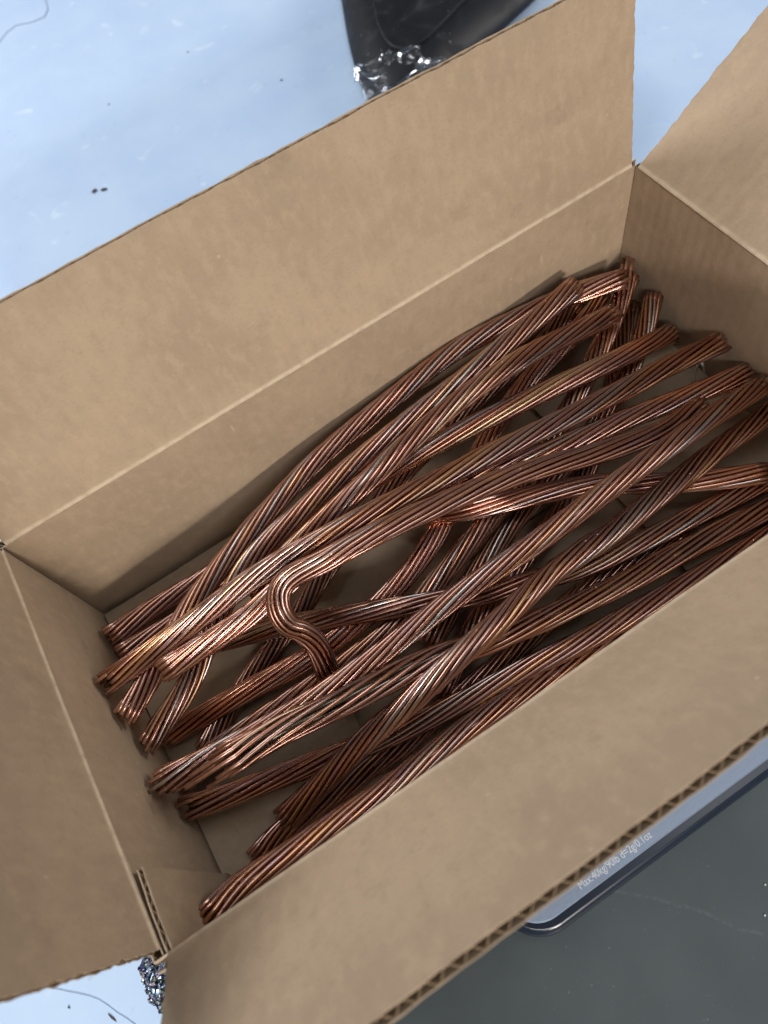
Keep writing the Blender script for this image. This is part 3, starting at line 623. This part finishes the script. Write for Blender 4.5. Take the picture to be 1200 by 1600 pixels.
 'C5': [(0.395, 0.1487, 0.0153), (0.3768, 0.1433, 0.0285), (0.3633, 0.141, 0.0353), (0.3529, 0.141, 0.0377), (0.3433, 0.1416, 0.039), (0.3336, 0.1425, 0.0401), (0.324, 0.1436, 0.041), (0.3151, 0.1448, 0.0416), (0.3067, 0.1459, 0.0422), (0.2984, 0.147, 0.0427), (0.29, 0.1479, 0.0433), (0.2815, 0.1487, 0.0439), (0.2686, 0.1499, 0.0449), (0.2594, 0.1508, 0.0456), (0.2501, 0.1516, 0.0463), (0.2411, 0.1523, 0.047), (0.2321, 0.153, 0.0478), (0.2232, 0.1536, 0.0486), (0.2145, 0.1542, 0.0494), (0.2061, 0.1545, 0.0502), (0.1977, 0.1546, 0.0511), (0.189, 0.1545, 0.052), (0.1809, 0.154, 0.053), (0.173, 0.1535, 0.0539)],
 'C4': [(0.3586, 0.1666, 0.0435), (0.3443, 0.1665, 0.0467), (0.3306, 0.1664, 0.0499), (0.3175, 0.1661, 0.0532), (0.3047, 0.1656, 0.0564), (0.2921, 0.1648, 0.0593), (0.2797, 0.1639, 0.0612), (0.2676, 0.1632, 0.0622), (0.256, 0.1623, 0.0626), (0.2445, 0.1611, 0.0628), (0.233, 0.1596, 0.063), (0.2215, 0.1578, 0.0633), (0.2047, 0.1547, 0.0637), (0.1936, 0.1521, 0.0641), (0.1831, 0.1496, 0.0644), (0.1729, 0.1476, 0.0643), (0.1628, 0.1462, 0.0634), (0.1526, 0.1448, 0.0621), (0.1422, 0.1433, 0.0607), (0.1318, 0.1418, 0.0593), (0.1215, 0.1403, 0.0579), (0.1114, 0.1387, 0.0566), (0.1015, 0.1366, 0.0553), (0.0918, 0.1344, 0.054)],
 'C7': [(0.395, 0.0929, 0.0305), (0.3781, 0.0959, 0.0322), (0.3612, 0.0989, 0.0339), (0.3446, 0.1019, 0.0356), (0.328, 0.1049, 0.0374), (0.3113, 0.1076, 0.0392), (0.2943, 0.1099, 0.041), (0.2779, 0.1122, 0.0429), (0.2623, 0.1154, 0.0448), (0.2473, 0.1189, 0.0467), (0.2321, 0.1217, 0.0487), (0.2165, 0.1241, 0.0507), (0.1934, 0.1271, 0.0537), (0.1783, 0.1284, 0.0558), (0.1633, 0.1289, 0.0579), (0.1483, 0.1287, 0.0599), (0.1335, 0.1275, 0.0615), (0.1192, 0.1253, 0.062), (0.1053, 0.1228, 0.0617), (0.0917, 0.1209, 0.0611), (0.0777, 0.1204, 0.0602), (0.0634, 0.1208, 0.0593), (0.0492, 0.1215, 0.0583), (0.0354, 0.1223, 0.0574)],
 'C6': [(0.395, 0.1154, 0.0367), (0.3762, 0.1175, 0.0389), (0.3573, 0.1192, 0.0412), (0.3383, 0.1201, 0.0435), (0.3194, 0.1207, 0.0458), (0.3009, 0.1215, 0.0481), (0.283, 0.1227, 0.0505), (0.2653, 0.1238, 0.0529), (0.248, 0.1248, 0.0554), (0.2309, 0.1257, 0.0578), (0.2141, 0.1266, 0.0603), (0.1977, 0.1275, 0.0629), (0.173, 0.1285, 0.0666), (0.1571, 0.129, 0.0687), (0.1417, 0.1298, 0.0699), (0.1269, 0.1313, 0.0697), (0.112, 0.1331, 0.0684), (0.0969, 0.1343, 0.0667), (0.0817, 0.1343, 0.065), (0.0665, 0.1339, 0.0633), (0.0514, 0.1337, 0.0615), (0.0361, 0.1339, 0.0596), (0.0207, 0.1346, 0.0571), (0.005, 0.1356, 0.0543)],
 'C8': [(0.352, 0.0872, 0.0419), (0.3446, 0.0866, 0.0429), (0.3373, 0.0858, 0.0439), (0.3296, 0.0856, 0.0449), (0.322, 0.0863, 0.046), (0.3152, 0.0874, 0.047), (0.3079, 0.0889, 0.048), (0.3006, 0.0906, 0.0491), (0.2936, 0.0923, 0.0502), (0.2874, 0.0938, 0.0512), (0.2801, 0.0957, 0.0523), (0.274, 0.0975, 0.0534), (0.2681, 0.0992, 0.0545), (0.2618, 0.1009, 0.0556), (0.2555, 0.1026, 0.0567), (0.2491, 0.1042, 0.0578), (0.2424, 0.1058, 0.059), (0.2358, 0.107, 0.0601), (0.2292, 0.108, 0.0612), (0.2225, 0.109, 0.0624), (0.2159, 0.1098, 0.0636), (0.2094, 0.1105, 0.0647), (0.2026, 0.1113, 0.0659), (0.1961, 0.1118, 0.0671), (0.1901, 0.1123, 0.0683), (0.1837, 0.1129, 0.0695), (0.1777, 0.1135, 0.0706), (0.1715, 0.1139, 0.0717), (0.1653, 0.1143, 0.0728), (0.1587, 0.1147, 0.0737), (0.1523, 0.115, 0.0744), (0.1465, 0.1154, 0.075), (0.14, 0.1156, 0.0754), (0.1345, 0.1159, 0.0756), (0.1283, 0.1167, 0.0756), (0.1227, 0.1178, 0.0754), (0.1165, 0.119, 0.0748), (0.1106, 0.1192, 0.0737), (0.1053, 0.1174, 0.072), (0.1015, 0.1134, 0.0693), (0.0994, 0.1087, 0.0658), (0.0995, 0.1041, 0.0613), (0.1027, 0.1008, 0.0563), (0.1049, 0.0969, 0.0509), (0.1055, 0.0923, 0.0455), (0.1044, 0.0877, 0.04), (0.1028, 0.0832, 0.0345), (0.1013, 0.0787, 0.029)],
 'C10': [(0.395, 0.0797, 0.0342), (0.3719, 0.078, 0.0415), (0.35, 0.0764, 0.0476), (0.3299, 0.0751, 0.051), (0.3116, 0.0743, 0.0518), (0.2943, 0.0739, 0.0513), (0.2777, 0.0737, 0.0506), (0.2622, 0.0732, 0.0499), (0.2464, 0.0726, 0.0493), (0.2297, 0.0721, 0.0486), (0.2128, 0.0721, 0.048), (0.1964, 0.0723, 0.0475), (0.1724, 0.0719, 0.0467), (0.1568, 0.0711, 0.0462), (0.1411, 0.0702, 0.0458), (0.1257, 0.0695, 0.0454), (0.1105, 0.0691, 0.045), (0.0951, 0.0693, 0.0446), (0.0798, 0.0699, 0.0443), (0.0648, 0.0708, 0.044), (0.0498, 0.0721, 0.0438), (0.0346, 0.0739, 0.0436), (0.0197, 0.0759, 0.0434), (0.005, 0.0781, 0.0432)],
 'C11': [(0.395, 0.0678, 0.0215), (0.3757, 0.0668, 0.0243), (0.3574, 0.0658, 0.0271), (0.3397, 0.0643, 0.03), (0.3227, 0.0624, 0.0325), (0.3068, 0.0606, 0.0346), (0.2914, 0.0589, 0.0361), (0.2755, 0.0574, 0.0375), (0.2593, 0.0564, 0.0389), (0.244, 0.0562, 0.0403), (0.2291, 0.0558, 0.0418), (0.2144, 0.0538, 0.0433), (0.1929, 0.05, 0.0456), (0.1791, 0.0479, 0.0472), (0.1656, 0.0459, 0.0481), (0.1524, 0.044, 0.0474), (0.1394, 0.0427, 0.0446), (0.1264, 0.0418, 0.0407), (0.1132, 0.0413, 0.0366), (0.0999, 0.0406, 0.0325), (0.0866, 0.0394, 0.0284), (0.0732, 0.0378, 0.0242), (0.0597, 0.0365, 0.0201), (0.046, 0.0354, 0.0159)],
}
SPEC = {
 'V1': dict(label='low copper cable on the carton floor, passing behind the hooked cable to the left', lay=0.15, mat=M_CUD),
 'V6': dict(label='low copper cable on the floor below the left end of the diagonal top pair', lay=0.15, mat=M_CUD),
 'V2': dict(label='silvery copper cable below the hook, its left end near the left wall', lay=0.24, mat=M_CUB),
 'V3': dict(label='steep copper cable with splayed bright tip in the back right corner', lay=0.17, flare=(0.3, 0.35), fd=(0.014, 0.03), cut=0.012),
 'V5': dict(label='dark low copper cable between two steep cables in the back right corner', lay=0.17, mat=M_CUD),
 'V4': dict(label='steep copper cable with dark rounded end leaning on the right wall', lay=0.18, mat=M_CUD, flare=(0.0, 0.1), cut=0.002),
 'C17': dict(label='copper cable mostly hidden under the front rim, lowest beside the front wall', lay=0.16, mat=M_CUD),
 'C2b': dict(label='short dark copper cable under the violet-tipped stub at the left wall', lay=0.17, mat=M_CUD),
 'C2': dict(label='violet-tipped copper stub in the back left corner beside the back wall', lay=0.17, flare=(0.12,0.05)),
 'C12': dict(label='copper cable passing under the tip of the hook towards the right', lay=0.21),
 'C9': dict(label='flattish shiny copper cable under the diagonal pair, ending beneath the hooked cable', lay=0.26, mat=M_CUB),
 'C14': dict(label='copper cable with grey bunched cut face pointing at the left wall', lay=0.21, flare=(0.06, 0.16), cut=0.006),
 'C15': dict(label='copper cable along the front wall with stepped cut end near the joint tab', lay=0.17, flare=(0.16, 0.06), cut=0.007),
 'C13': dict(label='frayed copper cable opened up to show greenish inner wires', lay=0.25, gap=(0.78, 0.15, 0.45, 0.2), green=True, flare=(0.1, 0.34), fd=(0.014, 0.045), cut=0.026, wild=0.3),
 'C1': dict(label='arched copper cable lying against the back wall, rearmost of the long ones', lay=0.17),
 'C3': dict(label='copper cable with pinkish bright cut end raised against the back wall', lay=0.18, flare=(0.18, 0.12), mat=M_CU),
 'C5': dict(label='shiniest copper cable with white and golden streaks, pointing at the right wall', lay=0.26, flare=(0.2, 0.05), cut=0.006, mat=M_CUB),
 'C4': dict(label='copper cable alongside the pink-ended one, second from the back wall', lay=0.16),
 'C7': dict(label='copper cable running beneath the hooked cable, its blunt left end short of the wall', lay=0.19, mat=M_CUB),
 'C6': dict(label='long straight copper cable spanning the carton just behind the hooked cable', lay=0.19, flare=(0.14, 0.10), cut=0.005),
 'C8': dict(label='copper cable bent into a tight hook near the middle of the pile', lay=0.26, fine=0.0021, bulge=(0.88, 0.06, 0.16), squash=(0.88, 0.07, 0.25)),
 'C10': dict(label='rear one of two parallel copper cables crossing on top of the pile', lay=0.17, flare=(0.1, 0.32), fd=(0.014, 0.028), cut=0.010),
 'C11': dict(label='front one of two parallel copper cables on top, blunt end over bare floor', lay=0.15),
}
for key in SPEC: cable(key, SPEC[key])

# ================================================================== SMALL THINGS
M_WHITEWIRE = simple('white_insulation', (0.72, 0.72, 0.66), 0.5)
def wire_piece(name, P, rad, mat, label, cat, sides=6, group=None):
    Cp, ln = catmull(P, 14); v, f, u = [], [], []
    tube(Cp, rad, sides, v, f, u, 0, ln / 13)
    o = mesh_obj(name, v, f, mat, None, u, smooth=True); tag(o, label, cat, group); return o
wire_piece('wire_offcut', [(0.3885, 0.1185, 0.0012), (0.3900, 0.1200, 0.008), (0.3905, 0.1210, 0.014), (0.3895, 0.1225, 0.018)], 0.0008, M_WHITEWIRE,
           'thin whitish wire offcut by the right wall, the left one of two', 'wire')
wire_piece('wire_offcut', [(0.3900, 0.1135, 0.0012), (0.3915, 0.1150, 0.009), (0.3910, 0.1175, 0.017), (0.3890, 0.1195, 0.021)], 0.0008, M_WHITEWIRE,
           'thin whitish wire offcut by the right wall, the right one of two', 'wire')
M_THREAD = simple('grey_thread', (0.30, 0.38, 0.50), 0.7)
wire_piece('thread', [(0.10, 0.955, TZ + 0.0006), (0.148, 0.976, TZ + 0.0006), (0.170, 0.992, TZ + 0.0006), (0.195, 0.980, TZ + 0.0006), (0.214, 0.984, TZ + 0.0006), (0.226, 1.03, TZ + 0.0006), (0.25, 1.07, TZ + 0.0006)],
           0.00045, M_THREAD, 'thin grey thread on the pale tabletop in the far corner', 'thread')
wire_piece('thread', [(-0.135, 0.055, TZ + 0.0004), (-0.118, 0.040, TZ + 0.0004), (-0.102, 0.026, TZ + 0.0004), (-0.093, 0.012, TZ + 0.0004), (-0.087, 0.003, TZ + 0.0004), (-0.083, -0.01, TZ + 0.0004)],
           0.00017, M_THREAD, 'fine thread on the pale tabletop beside the front left corner', 'thread')
M_CRUMB = simple('dark_crumb', (0.07, 0.065, 0.07), 0.8)
def crumb(x, y, sx, sy, rz, label, mat=None, h=0.4):
    v = []; f = []
    n = 8
    for k, (zz, sc_) in enumerate(((0, 0.85), (0.5, 1.0), (1.0, 0.6))):
        for q in range(n):
            a = 2 * math.pi * q / n
            w = 1 + 0.35 * noise.noise(Vector((math.cos(a) * 2 + x * 99, math.sin(a) * 2, k + y * 77)))
            px, py = math.cos(a) * sx * w * sc_, math.sin(a) * sy * w * sc_
            v.append((px * math.cos(rz) - py * math.sin(rz), px * math.sin(rz) + py * math.cos(rz), 0.0003 + zz * min(sx, sy) * h * 2))
    for k in range(2):
        for q in range(n): f.append((k * n + q, k * n + (q + 1) % n, (k + 1) * n + (q + 1) % n, (k + 1) * n + q))
    f.append(tuple(range(n - 1, -1, -1))); f.append(tuple(range(2 * n, 3 * n)))
    o = mesh_obj('crumb', v, f, mat or M_CRUMB); o.location = (x, y, TZ)
    tag(o, label, 'crumb', 'crumbs on the tabletop'); return o
crumb(0.143, 0.646, 0.0030, 0.0020, 0.4, 'dark crumb on the pale tabletop, left one of the close pair behind the back flap')
crumb(0.1515, 0.641, 0.0036, 0.0018, -0.3, 'dark crumb on the pale tabletop, right one of the close pair behind the back flap')
crumb(0.362, 0.658, 0.0013, 0.0010, 0.2, 'lone dark crumb on the pale tabletop left of the black tray')
crumb(0.309, 0.778, 0.0018, 0.0006, 2.2, 'thin dark sliver on the pale tabletop farther back than the other crumbs')
crumb(0.206, 0.762, 0.0015, 0.0006, 0.8, 'small dark sliver on the pale tabletop below the grey thread')
crumb(-0.097, 0.0125, 0.0032, 0.0006, -1.15, 'dark splinter on the pale tabletop by the front left corner')
crumb(-0.117, 0.030, 0.0007, 0.0006, 0.1, 'tiny speck on the pale tabletop near the fine thread')
M_LIGHTBIT = simple('pale_crumb', (0.6, 0.62, 0.6), 0.5)
for x, y, lb in ((0.1475, -0.0800, 'tiny pale crumb on the dark mat at the scale edge'), (0.232, -0.118, 'pale crumb on the dark mat, upper one of two right of the scale edge'), (0.222, -0.128, 'pale crumb on the dark mat, lower one of two')):
    c_ = crumb(x, y, 0.0006, 0.0005, 0.5, lb, M_LIGHTBIT); c_.location.z = TZ + 0.003

# crumpled colourful foil beside the front left corner
def foil_mat():
    m, nt, b = new_mat('iridescent_foil')
    tc = N(nt, 'ShaderNodeTexCoord')
    vo = N(nt, 'ShaderNodeTexVoronoi', Scale=800.0); nt.links.new(tc.outputs['Object'], vo.inputs['Vector'])
    sepc = N(nt, 'ShaderNodeSeparateColor'); nt.links.new(vo.outputs['Color'], sepc.inputs[0])
    rp = ramp(nt, sepc.outputs[0], [(0.0, (0.03, 0.035, 0.07)), (0.2, (0.10, 0.13, 0.30)), (0.35, (0.45, 0.62, 0.75)), (0.5, (0.16, 0.24, 0.20)), (0.65, (0.12, 0.08, 0.16)), (0.8, (0.65, 0.62, 0.62)), (0.92, (0.05, 0.05, 0.09))], 'CONSTANT')
    nt.links.new(rp.outputs[0], b.inputs['Base Color'])
    b.inputs['Metallic'].default_value = 0.6; b.inputs['Roughness'].default_value = 0.25
    return m
M_FOIL = foil_mat()
v = []; f = []
nu, nv = 90, 60
for i in range(nu + 1):
    for j in range(nv):
        a = 2 * math.pi * j / nv; t = i / nu
        rad = math.sin(math.pi * min(max(t, 0.02), 0.98)) ** 0.6 * (0.0105 * (1 - 0.6 * t))
        q = Vector((math.cos(a) * rad, math.sin(a) * rad * 0.9, 0))
        ax = Vector((-0.0635 + 0.000 * t, 0.027 - 0.034 * t, TZ + 0.0095 - 0.004 * t))
        w = Vector((q.x, 0, q.y)) + ax
        w += 0.0030 * noise.noise_vector(w * 330) + 0.0016 * noise.noise_vector(w * 1100)
        w.z = max(w.z, TZ + 0.0005); v.append(w)
for i in range(nu):
    for j in range(nv): f.append((i * nv + j, i * nv + (j + 1) % nv, (i + 1) * nv + (j + 1) % nv, (i + 1) * nv + j))
f.append(tuple(range(nv - 1, -1, -1))); f.append(tuple(range(nu * nv, (nu + 1) * nv)))
tag(mesh_obj('crumpled_foil', v, f, M_FOIL), 'crumpled glittering multicoloured foil at the front left corner of the carton', 'foil')
